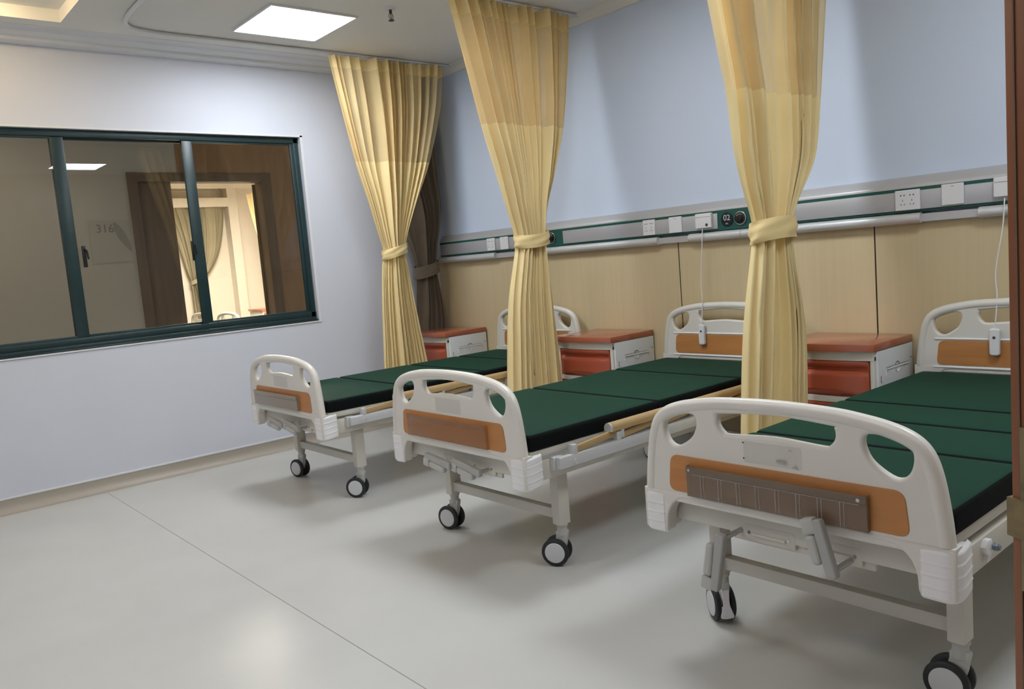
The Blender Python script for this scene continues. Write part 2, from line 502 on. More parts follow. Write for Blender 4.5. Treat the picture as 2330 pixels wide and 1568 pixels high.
struct(MB().box(WX, WX + .26, -0.5, 1.33, 2.59, 2.74, .006).build('trim_8', MT['cream']))

# ------------------------------------------------------------------ ceiling lights
def panel_light(x, y, m, label, s=0.288, z=H, cat='ceiling light', group=None):
    e = tag(empty('ceiling_light', (x, y, z)), label, cat, group)
    f = MB()
    t = 0.014
    for a in (-1, 1):
        f.box(a * s - t / 2, a * s + t / 2, -s - t / 2, s + t / 2, -0.012, 0.0, 0.003)
        f.box(-s + t / 2, s - t / 2, a * s - t / 2, a * s + t / 2, -0.012, 0.0, 0.003)
    f.build('light_frame', MT['white'], e)
    MB().box(-s + t / 2, s - t / 2, -s + t / 2, s - t / 2, -0.007, -0.003).build('diffuser', m, e)
    return e
panel_light(0.947, -1.65, MT['panel'], 'square white light panel in the ceiling above the far bed')
panel_light(3.10, -1.60, MT['panel'], 'square white light panel in the ceiling above the middle bed')
panel_light(5.30, -1.50, MT['panel'], 'square white light panel in the ceiling above the nearest bed, mirrored in the window')
panel_light(-5.2, 0.4, MT['panelw'], 'bright ceiling panel in the ward seen through the doorway', z=2.9, s=0.45)
panel_light(-1.4, -3.2, MT['panelc'], 'dim ceiling panel of the corridor behind the window', z=2.95)
panel_light(2.4, -4.1, MT['panelf'], 'added unseen fill panel in the raised walkway ceiling nearest the window', z=2.982)  # out of view, added to lift the footboard fronts
panel_light(4.3, -4.3, MT['panelf'], 'added unseen fill panel in the raised walkway ceiling nearest the door', z=2.982)  # second fill panel, added behind the view
for i, (x, y) in enumerate(((0.75, -3.35),)):
    e = tag(empty('downlight', (x, y, 2.982)), ['warm round lamp on the raised ceiling near the window', 'warm round lamp on the raised ceiling in the walkway middle'][i], 'downlight')
    MB().cyl((0, 0, 0), (0, 0, -0.02), 0.10, bev=.004).build('lamp_rim', MT['white'], e)
    q = MB().cyl((0, 0, -0.02), (0, 0, -0.055), 0.085, 0.06, bev=.004).build('lamp_globe', MT['lampw'], e)

# sprinkler
def sprinkler(x, y, z, label):
    e = tag(empty('fire_sprinkler', (x, y, z)), label, 'sprinkler')
    MB().cyl((0, 0, 0), (0, 0, -0.012), 0.040, 0.028, bev=.002).build('escutcheon', MT['corn'], e)
    b = MB().cyl((0, 0, -0.01), (0, 0, -0.035), 0.009)
    b.tube([(0, -.008, -.032), (0, -.016, -.05), (0, -.004, -.075)], .0025, 8).tube([(0, .008, -.032), (0, .016, -.05), (0, .004, -.075)], .0025, 8)
    b.cyl((0, 0, -.035), (0, 0, -.074), .003)
    b.build('sprinkler_body', MT['slot'], e)
    MB().cyl((0, 0, -0.074), (0, 0, -0.078), 0.018).build('deflector', MT['slot'], e)
sprinkler(1.466, -1.26, H, 'small fire sprinkler head in the ceiling right of the light panel')
sprinkler(-7.9 + .6, 0.99, 2.9, 'tiny sprinkler in the ceiling of the ward through the doorway')

# ------------------------------------------------------------------ curtain tracks
def track(name, path, label):
    P = smooth_pts(path, 10, closed=False)
    pts = [(x, y, H - 0.011) for x, y in P]
    o = MB().tube(pts, 0.012, 8, sx=1.15).build(name, MT['rail'])
    tag(o, label, 'curtain rail', 'ceiling curtain rails')
track('curtain_rail', [(0.45, -0.03), (0.45, -0.6), (0.45, -1.6), (0.45, -2.2), (0.455, -2.36), (0.51, -2.52), (0.68, -2.585), (1.0, -2.60), (1.6, -2.60)], 'white curtain rail curving round the ceiling corner by the window')
track('curtain_rail', [(1.9, -0.03), (1.9, -1.0), (1.9, -2.2), (1.93, -2.42), (2.1, -2.58), (2.6, -2.60), (3.2, -2.60)], 'curtain rail on the ceiling above the middle yellow curtain')
track('curtain_rail', [(3.70, -0.03), (3.70, -1.0), (3.70, -2.2), (3.73, -2.42), (3.9, -2.58), (4.4, -2.60), (5.2, -2.60)], 'curtain rail above the yellow curtain beside the nearest bed')

# ------------------------------------------------------------------ curtains
def interp(rows, z):
    if z >= rows[0][0]: return rows[0][1:]
    for a, b in zip(rows, rows[1:]):
        if b[0] <= z <= a[0]:
            t = (a[0] - z) / (a[0] - b[0])
            t2 = t
            return tuple(p + (q - p) * t2 for p, q in zip(a[1:], b[1:]))
    return rows[-1][1:]
def curtain(name, x0, rows, seam, head, folds, seed, mats, label, cat='curtain', axis='y', tie=(1.40, 1.475), group=None, hooks=True, thin=0.0, sgn=1):
    """rows: (z, a0, a1, depth amplitude, bulge)"""
    rnd = random.Random(seed)
    s1, s2, s3, s4 = [rnd.uniform(0, 6.28) for _ in range(4)]
    n = folds * 16
    # smooth the rows with a dense Catmull-Rom in z
    P = []
    m = len(rows)
    for i in range(m - 1):
        g = lambda k: rows[max(0, min(m - 1, k))]
        A, B, C, D = g(i - 1), g(i), g(i + 1), g(i + 2)
        for j in range(6):
            t = j / 6
            P.append(tuple(0.5 * ((2 * b) + (c - a) * t + (2 * a - 5 * b + 4 * c - d) * t * t + (3 * b - a - 3 * c + d) * t ** 3) for a, b, c, d in zip(A, B, C, D)))
    P.append(rows[-1])
    P = [(min(p[0], rows[0][0]),) + p[1:] for p in P]
    def pt(u, z):
        a0, a1, amp, bul = interp(P, z)
        uu = u + 0.018 * math.sin(2 * PI * 2.3 * u + s1) + 0.010 * math.sin(2 * PI * 5.1 * u + s4)
        uu = min(max(uu, 0), 1)
        ph = 2 * PI * (folds * u + 0.55 * math.sin(2 * PI * 1.3 * u + s2) + 0.10 * math.sin(1.7 * z + 9 * u + s3) + 0.05 * math.sin(5 * z + 17 * u))
        f = 1.25 * math.sin(ph) + 0.30 * math.sin(2 * ph + s1 + z) + 0.22 * math.sin(3 * ph + s4 - .6 * z) + 0.35 * math.sin(ph * 0.37 + s2)
        loc = 0.75 + 0.35 * math.sin(2 * PI * 1.9 * u + s3)
        edge = min(1, u * 14, (1 - u) * 14)
        d = sgn * (amp * 0.78 * f * loc * (0.35 + 0.65 * edge) + bul * (1 - (2 * u - 1) ** 2))
        a = a0 + (a1 - a0) * uu + 0.25 * (a1 - a0) / folds * math.cos(ph) * 0.45 * edge
        return (x0 + d, a, z) if axis == 'y' else (a, x0 - d, z)
    e = tag(empty(name, (x0, (rows[0][1] + rows[0][2]) / 2, 0) if axis == 'y' else ((rows[0][1] + rows[0][2]) / 2, x0, 0)), label, cat, group)
    off = Vector(e.location)
    def sheet(part, zt, zb, m, nz, u0=0.0, u1=1.0, par=e):
        rws = []
        for i in range(nz + 1):
            z = zt + (zb - zt) * i / nz
            rws.append([Vector(pt(u0 + (u1 - u0) * k / n, z)) - off for k in range(n + 1)])
        o = MB().grid(rws).build(part, m, par, smooth=180, recalc=False)
        return o
    top, bot = rows[0][0], rows[-1][0]
    if head:
        sheet('header_band', top, head, mats['head'], 6)
        if thin > 0:
            sheet('net_panel', head, seam, mats['net'], 24, 0, 1 - thin)
            q = sheet('net_panel', head, seam, mats['netthin'], 24, 1 - thin, 1)
            q['label'] = 'single thin layer of see-through net'
        else: sheet('net_panel', head, seam, mats['net'], 24)
        sheet('curtain_cloth', seam, bot, mats['cloth'], 60)
    else:
        sheet('curtain_cloth', top, bot, mats['cloth'], 80)
    # tie-back band: an elliptical ribbon round the bundle
    zb, zt = tie
    zc = (zb + zt) / 2
    a0, a1, amp, bul = interp(P, zc)
    ca, ra = (a0 + a1) / 2, (a1 - a0) / 2 + 0.014
    rd = amp * 1.15 + abs(bul) * 0.5 + 0.018
    rws = []
    for i in range(9):
        t = i / 8
        rr = []
        for k in range(49):
            th = 2 * PI * k / 48
            wob = 1 + 0.03 * math.sin(4 * th + 7 * t) + 0.05 * math.sin(PI * t) + 0.025 * math.sin(PI * 4 * t + 2 * th)
            da, dd = ra * math.cos(th) * wob, rd * math.sin(th) * wob
            z = zb + (zt - zb) * t + 0.018 * math.sin(th * 1.0 + s1) + 0.10 * (zt - zb) * math.cos(th)
            q = (x0 + sgn * bul * .5 + dd, ca + da, z) if axis == 'y' else (ca + da, x0 - bul * .5 - dd, z)
            rr.append(Vector(q) - off)
        rws.append(rr)
    MB().grid(rws).build('tieback', mats['head'], e, smooth=180, recalc=False)
    if hooks:
        for k in range(12):
            u = (k + .5) / 12
            p = Vector(pt(u, top)) - off
            h = MB()
            h.tube([(0.0, p.y, H - .018), (0.004, p.y, H - .03), (p.x * .6, p.y, top - .0), (p.x, p.y, top - .025)], .0022, 6)
            h.build('curtain_hook', MT['rail'], e)
    return e
YM = dict(head=MT['yelband'], net=MT['net'], netthin=MT['netr'], cloth=MT['yel'])
curtain('privacy_curtain', 0.46,
        [(2.880, -1.185, -0.150, .050, 0), (2.75, -1.165, -0.165, .050, 0), (2.49, -1.118, -0.220, .050, 0.0), (2.111, -1.042, -0.365, .052, .01), (1.819, -0.956, -0.515, .048, .03),
         (1.586, -0.895, -0.630, .038, .045), (1.43, -0.858, -0.682, .030, .05), (1.33, -0.885, -0.668, .036, .045), (1.02, -0.922, -0.630, .046, .03), (0.56, -0.957, -0.565, .055, .02), (0.20, -0.975, -0.52, .055, .02)],
        2.118, 2.795, 15, 4, YM, 'yellow privacy curtain tied in the middle, furthest one, beside the far bedside cabinet', thin=.20, group='yellow privacy curtains')
curtain('privacy_curtain', 1.90,
        [(2.885, -1.150, -0.110, .055, 0), (2.75, -1.115, -0.125, .055, 0), (2.53, -1.060, -0.165, .055, 0), (2.14, -0.968, -0.255, .055, .01), (1.84, -0.878, -0.376, .050, .03),
         (1.65, -0.825, -0.466, .042, .045), (1.44, -0.768, -0.528, .034, .05), (1.34, -0.775, -0.525, .038, .045), (1.0, -0.861, -0.490, .046, .03), (0.50, -0.916, -0.455, .05, .02), (0.20, -0.93, -0.46, .05, .02)],
        2.140, 2.775, 17, 11, YM, 'yellow privacy curtain tied in the middle, hanging between the far bed and the middle bed', tie=(1.385, 1.468), group='yellow privacy curtains')
def c3(y): return -4.171 + (y + 4.171) * 0.92
curtain('privacy_curtain', 3.70,
        [(2.885, -1.26, -0.10, .055, 0), (2.6, -1.20, -0.13, .055, 0), (2.15, c3(-0.821), c3(0.135), .055, 0), (1.96, c3(-0.768), c3(0.092), .052, .01), (1.70, c3(-0.733), c3(0.014), .050, .02),
         (1.54, c3(-0.683), c3(-0.124), .044, .03), (1.385, c3(-0.615), c3(-0.285), .036, .04), (1.28, c3(-0.62), c3(-0.306), .038, .04), (0.88, c3(-0.727), c3(-0.175), .045, .03), (0.44, c3(-0.789), -0.50, .045, .02), (0.2, c3(-0.80), -0.51, .045, .02)],
        1.972, 2.78, 12, 23, YM, 'wide yellow privacy curtain tied in the middle, hanging left of the nearest bed', tie=(1.285, 1.385), group='yellow privacy curtains')
GM = dict(head=MT['gcur'], net=MT['gcur'], netthin=MT['gcur'], cloth=MT['gcur'])
curtain('window_curtain', 0.115,
        [(2.86, -0.62, -0.04, .05, 0), (2.56, -0.60, -0.035, .05, .02), (2.04, -0.55, -0.03, .05, .05), (1.74, -0.48, -0.03, .05, .07), (1.46, -0.38, -0.10, .04, .04), (1.32, -0.345, -0.125, .03, .02), (1.22, -0.345, -0.125, .03, .01),
         (1.02, -0.37, -0.09, .03, -.01), (0.85, -0.39, -0.07, .025, -.03), (0.72, -0.40, -0.07, .02, -.04), (0.15, -0.41, -0.07, .02, -.04)],
        None, None, 7, 7, GM, 'dull grey-brown curtain tied back in the corner behind the furthest yellow curtain', tie=(1.225, 1.325), hooks=False)
TM = dict(head=MT['gcur2'], net=MT['gcur2'], netthin=MT['gcur2'], cloth=MT['gcur2'])
curtain('window_curtain', WX + .14,
        [(2.62, 0.30, 1.31, .05, 0), (2.2, 0.42, 1.24, .05, 0), (1.8, 0.50, 1.12, .05, 0), (1.5, 0.56, 0.92, .04, 0), (1.37, 0.60, 0.72, .03, 0), (1.25, 0.60, 0.74, .03, 0), (0.9, 0.60, 0.82, .03, 0), (0.4, 0.60, 0.84, .03, 0)],
        None, None, 9, 3, TM, 'taupe window curtain gathered to one side in the ward through the doorway', tie=(1.33, 1.40), hooks=False)
curtain('privacy_curtain', 1.42,
        [(2.72, -7.25, -6.35, .05, 0), (2.3, -7.10, -6.40, .05, 0), (1.7, -6.85, -6.45, .04, 0), (1.5, -6.75, -6.50, .03, 0), (1.15, -6.95, -6.45, .05, 0)],
        None, None, 9, 3, YM, 'yellow curtain at the edge of the ward seen through the doorway', tie=(1.46, 1.52), hooks=False, axis='x')

# ------------------------------------------------------------------ bedhead services trunking
tr = tag(empty('bedhead_trunking', (0.1, 0, 1.345)), 'long silver and green services trunking along the wall above the beds', 'wall trunking')
X0, X1 = 0.10, RX
def tprism(pr, name, m, x0=X0, x1=X1):
    pts = [(y, z - 1.345) for y, z in pr]
    return MB().prism(pts, 'x', x0 - .1, x1 - .1).build(name, m, tr)
tprism([(0, 1.548), (-0.022, 1.548), (-0.028, 1.543), (-0.058, 1.508), (-0.062, 1.500), (-0.062, 1.49), (0, 1.49)], 'top_profile', MT['trunk'])
tprism([(0, 1.500), (-0.060, 1.500), (-0.060, 1.372), (0, 1.372)], 'green_body', MT['green'])
tprism([(0, 1.360), (-0.052, 1.360), (-0.052, 1.322), (0, 1.322)], 'lower_channel', MT['trunk'])
def silver(x0, x1):
    MB().box(x0 - .1, x1 - .1, -0.068, -0.058, 1.383 - 1.345, 1.474 - 1.345, 0.002).build('silver_panel', MT['trunkp'], tr)
silver(X0 + .01, 1.335); silver(1.62, 2.935); silver(3.22, 4.62); silver(4.95, RX - .05)
def tubecap(x0, x1):
    pts = [(-0.040, 1.368)] + [(-0.052 - 0.026 * math.sin(t), 1.342 + 0.026 * math.cos(t)) for t in [PI * k / 10 for k in range(11)]] + [(-0.040, 1.316)]
    MB().prism([(y, z - 1.345) for y, z in pts], 'x', x0 - .1, x1 - .1).build('round_cover', MT['rail'], tr)
tubecap(X0, 0.84); tubecap(1.33, 1.487); tubecap(1.489, 2.475); tubecap(2.72, 3.092); tubecap(3.094, 4.10); tubecap(4.36, 4.7); tubecap(4.702, 5.9)

def socket(x, z, label, w=0.098, h=0.098, grp='double power sockets on the trunking'):
    e = tag(empty('power_socket', (x, -0.068, z)), label, 'socket', grp)
    MB().mesh(plate(round_poly([(-w / 2, -h / 2), (w / 2, -h / 2), (w / 2, h / 2), (-w / 2, h / 2)], .004), [], .011, .003)).build('faceplate', MT['white'], e, loc=(0, -.011, 0))
    s = MB()
    for sx in (-.022, .022):
        for d in (-.008, .008): s.cyl((sx + d, -.0115, .024), (sx + d, -.0105, .024), .0032, n=12)
        s.box(sx - .001, sx + .001, -.0118, -.0105, -.006, .003)
        for d in (-1, 1):
            s.box(sx + d * .008 - .0012, sx + d * .008 + .0012, -.0118, -.0105, -.024, -.016, rot=Matrix.Rotation(d * .5, 4, 'Y'))
    s.build('socket_holes', MT['black'], e)
def blank(x, z, label):
    w = h = .098
    e = tag(empty('blank_plate', (x, -0.068, z)), label, 'wall plate', 'blank plates on the trunking')
    MB().mesh(plate(round_poly([(-w / 2, -h / 2), (w / 2, -h / 2), (w / 2, h / 2), (-w / 2, h / 2)], .004), [], .010, .003)).build('faceplate', MT['white'], e, loc=(0, -.010, 0))
    MB().box(-.006, .006, -.0106, -.0098, .036, .038).build('mark', MT['slot'], e)
def callbox(x, z, label, cutw=0.114):
    e = tag(empty('nurse_call_box', (x, -0.068, z)), label, 'call box', 'nurse call boxes')
    w, h = cutw, 0.088
    MB().mesh(plate(round_poly([(-w / 2, -h / 2), (w / 2, -h / 2), (w / 2, h / 2), (-w / 2, h / 2)], .006), [], .024, .004)).build('case', MT['white'], e, loc=(0, -.024, 0))
    MB().box(-w / 2 + .006, w / 2 - .006, -.0255, -.0235, .022, .0235).build('groove', MT['grey'], e)
    MB().mesh(plate(disc_pts(.025, -.026, .009, 20), [], .003, .001)).build('lens', MT['slot'], e, loc=(0, -.026, 0))
def label_disc(x, z, txt, label):
    e = tag(empty('bed_number_sign', (x, -0.061, z)), label, 'number sign', 'bed number signs')
    MB().mesh(plate(disc_pts(0, 0, .041), [], .004, .0012)).build('disc', MT['label'], e, loc=(0, -.004, 0))
    MB().mesh(text_mesh(txt, .048)).build('numerals', MT['ink'], e, loc=(0, -.0046, .009))
    b = MB()
    b.box(-.008, .008, -.0048, -.004, -.026, -.024).box(-.008, -.006, -.0048, -.004, -.030, -.018).box(.006, .008, -.0048, -.004, -.030, -.024).box(-.005, .005, -.0048, -.004, -.0235, -.0215)
    b.build('bed_symbol', MT['ink'], e)
def outlet(x, z, label):
    e = tag(empty('gas_outlet', (x, -0.061, z)), label, 'gas outlet', 'oxygen outlets on the trunking')
    MB().cyl((0, 0, 0), (0, -.008, 0), .040, bev=.002, n=40).build('chrome_ring', MT['chrome'], e)
    MB().cyl((0, -.007, 0), (0, -.012, 0), .034, bev=.001, n=40).build('outlet_body', MT['black'], e)
    r = MB().cyl((0, -.011, 0), (0, -.020, 0), .019, bev=.002)
    r.build('socket_ring', MT['label'], e)
    MB().tube([(.024 * math.cos(t), -.0125, .024 * math.sin(t)) for t in [0.9 + k * .15 for k in range(12)]], .0012, 6).build('ring_mark', MT['ink'], e)
TZ = 1.432
socket(0.812, TZ, 'power socket on the trunking nearest the corner curtain')
socket(2.421, TZ, 'power socket on the trunking above the middle bed', w=.096)
socket(4.045, TZ, 'large power socket on the trunking above the right-hand bedside cabinet', w=.118)
blank(0.975, TZ, 'blank square plate half hidden behind the middle yellow curtain')
blank(2.631, TZ, 'blank square plate between socket and call box above the middle bed')
blank(4.252, TZ + .006, 'blank square plate on the trunking right of the large socket')
callbox(2.850, TZ + .006, 'white nurse call box above the middle bed, cord hanging down')
callbox(4.490, TZ + .014, 'white nurse call box at the right edge beside the open door', .118)
label_disc(1.425, TZ, '01', 'round black bed number sign reading 01 partly behind a curtain')
label_disc(3.000, TZ, '02', 'round black bed number sign reading 02 on green trunking')
outlet(1.500, TZ, 'round chrome-ringed oxygen outlet right of the middle curtain')
outlet(3.092, TZ, 'round chrome-ringed oxygen outlet right of the number 02')

def handset(x, y, z, cx, cz, label, tilt=0.0):
    e = tag(empty('call_handset', (x, y, z)), label, 'handset', 'nurse call handsets')
    body = MB().mesh(plate(round_poly([(-.021, -.062), (.021, -.062), (.022, .062), (-.022, .062)], .014), [], .022, .006))
    body.build('handset_body', MT['white'], e, loc=(0, -.022, 0))
    MB().cyl((0, -.022, .022), (0, -.0245, .022), .006, n=16).build('call_button', MT['slot'], e)
    P = smooth_pts([(0, .06), (0.006, .2), (-.004, (cz - z) * .5), (cx - x - .004, (cz - z) * .8), (cx - x, cz - z)], 10, closed=False)
    n = len(P)
    y1 = -0.085 - y
    MB().tube([(px, -.011 + (y1 + .011) * (k / (n - 1)), pz) for k, (px, pz) in enumerate(P)], .0028, 8).build('cord', MT['white'], e)

# ------------------------------------------------------------------ hospital beds
# local frame: x across (0 = left edge), y from footboard face (0) towards the head, z up
BWD = 0.955
def mirror(pts): return [(BWD - x, z) for x, z in pts]
half = [(0.006, 0.533), (0.014, 0.611), (0.030, 0.705), (0.052, 0.764), (0.088, 0.799), (0.145, 0.822), (0.225, 0.838), (0.315, 0.848), (0.4775, 0.853)]
OUT = half + mirror(half[:-1])[::-1]
up = smooth_pts(OUT, 8, closed=False)
holeL = smooth_pts([(0.094, 0.735), (0.102, 0.768), (0.138, 0.782), (0.185, 0.790), (0.214, 0.784), (0.217, 0.755), (0.196, 0.716), (0.142, 0.684), (0.108, 0.697)], 5)
holeR = mirror(holeL)[::-1]
holeM = smooth_pts([(0.296, 0.795), (0.312, 0.801), (0.4775, 0.811), (0.643, 0.801), (0.659, 0.795), (0.661, 0.768), (0.644, 0.746), (0.620, 0.741), (0.4775, 0.749), (0.335, 0.741), (0.311, 0.746), (0.294, 0.768)], 4)
L0 = 0.0
def board(dz=0.0):
    m = MB()
    plt = [(x, z) for x, z in up]
    pl = plt + [(BWD - 0.008, 0.50), (0.008, 0.50)]
    m.mesh(plate(pl, [holeL, holeM, holeR], .030, .009))
    # thick rounded rim
    ins = []
    n = len(up)
    for i in range(n):
        a = Vector(up[max(0, i - 1)]); b = Vector(up[min(n - 1, i + 1)])
        d = (b - a).normalized()
        nrm = Vector((d.y, -d.x))
        p = Vector(up[i]) + nrm * 0.020
        ins.append((p.x, 0.016, p.y))
    m.tube(ins, 0.0215, 16, up=(0, 1, 0))
    # lower apron with the two corner legs
    ap = [(0.0, 0.532), (0.0, 0.40), (0.05, 0.397), (0.086, 0.400), (0.092, 0.445), (0.105, 0.480), (0.130, 0.505), (0.165, 0.516), (0.30, 0.517)]
    ap = ap + mirror(ap)[::-1]
    apr = smooth_pts(ap[1:-1], 4, closed=False)
    m.mesh(plate([(0.0, 0.532)] + apr + [(BWD, 0.532)], [], .048, .007), Matrix.Translation((0, -.003, 0)))
    # hollow-back cheeks of the corner legs
    for x0, x1 in ((0.0, 0.022), (BWD - 0.022, BWD)):
        m.box(x0, x1, 0.02, 0.085, 0.402, 0.528, 0.008)
    for x0, x1 in ((0.01, 0.085), (BWD - .085, BWD - .01)):
        m.box(x0, x1, 0.03, 0.08, 0.404, 0.52, 0.01)
    return m
def wood_panel():
    return MB().mesh(plate(round_poly([(0.104, 0.538), (BWD - .104, 0.538), (BWD - .116, 0.656), (0.116, 0.656)], .030), [], .006, .002))
def bumper(side):
    """ribbed white guard wrapping the lower corner; side -1 left, 1 right"""
    path = [(-0.079, -0.001), (-0.03, -0.004)] + [(-0.03 + 0.034 * math.sin(t), 0.030 - 0.034 * math.cos(t)) for t in [PI / 2 * k / 7 for k in range(8)]] + [(0.003, 0.055), (0.0, 0.085)]
    zs = []
    n = 61
    for i in range(n):
        t = i / (n - 1)
        z = 0.392 + (0.522 - 0.392) * t
        rib = 0.0
        for c in (0.27, 0.50, 0.73): rib += 0.0022 * math.exp(-((t - c) / .022) ** 2)
        edge = -0.006 * (max(0, abs(2 * t - 1) - .85) / .15) ** 2
        zs.append((z, rib + edge + 0.004))
    rows = []
    m = len(path)
    for z, o in zs:
        r = []
        for k, (px, py) in enumerate(path):
            a = Vector(path[max(0, k - 1)]); b = Vector(path[min(m - 1, k + 1)])
            d = (b - a).normalized(); nr = Vector((d.y, -d.x))
            q = Vector((px, py)) + nr * o
            zz = z + (0.010 * max(0, py) / .1)
            x = BWD + q.x if side > 0 else -q.x
            r.append(Vector((x, q.y, zz)))
        rows.append(r)
    inner = [[Vector((p.x - side * .006, p.y + .006, p.z)) for p in r] for r in rows]
    mb = MB()
    mb.grid(rows); mb.grid(inner, True)
    for A, B in ((rows[0], inner[0]), (inner[-1], rows[-1])): mb.grid([A, B])
    mb.grid([[r[0] for r in rows], [r[0] for r in inner]]); mb.grid([[r[-1] for r in inner], [r[-1] for r in rows]])
    return mb

def make_caster(bed, name, x, y, ang, pedal=False):
    c = MB()
    c.cyl((0, 0, 0.130), (0, 0, 0.178), .021, bev=.002)
    c.cyl((0, 0, 0.170), (0, 0, 0.182), .025, bev=.002)
    # housing between the two wheels: sits along local x, axle along local y
    pr = smooth_pts([(-.024, .150), (.022, .150), (.026, .125), (.040, .090), (.058, .060), (.050, .045), (.030, .050), (.0, .055), (-.015, .085), (-.022, .12)], 4)
    c.prism(pr, 'y', -.014, .014, .003)
    h = c.build(name, MT['cast'], bed)
    h.location = (x, y, 0); h.rotation_euler = (0, 0, ang)
    wx = 0.030
    for s in (-1, 1):
        w = MB()
        prof = [(.0, .030), (.0, .053), (.004, .059), (.010, .060), (.016, .059), (.020, .053), (.020, .030)]
        rows = []
        for k in range(41):
            th = 2 * PI * k / 40
            rows.append([Vector((wx + r * math.cos(th), s * (.016 + d), .060 + r * math.sin(th))) for d, r in prof])
        w.grid(rows)
        w.cyl((wx, s * .017, .06), (wx, s * .034, .06), .045, n=40)
        w.build('wheel', MT['rubber'], h)
        MB().cyl((wx, s * .033, .06), (wx, s * .0385, .06), .0455, .042, n=40, bev=.0012).build('hub_cap', MT['hub'], h)
    if pedal:
        p = MB()
        pts = smooth_pts([(-.016, .150), (.016, .150), (.013, .115), (.011, .075), (.018, .050), (.021, .028), (-.021, .028), (-.018, .050), (-.011, .075), (-.013, .115)], 3)
        p.mesh(plate(pts, [], .008, .002), Matrix.Translation((-.032, 0, 0)) @ Matrix.Rotation(math.radians(90), 4, 'Z') @ Matrix.Rotation(math.radians(8), 4, 'X'))
        p.build('brake_pedal', MT['white'], h)
    else:
        p = MB()
        p.box(.060, .105, -.012, .012, .040, .048, .003)
        p.build('brake_pedal', MT['cast'], h)
    return h

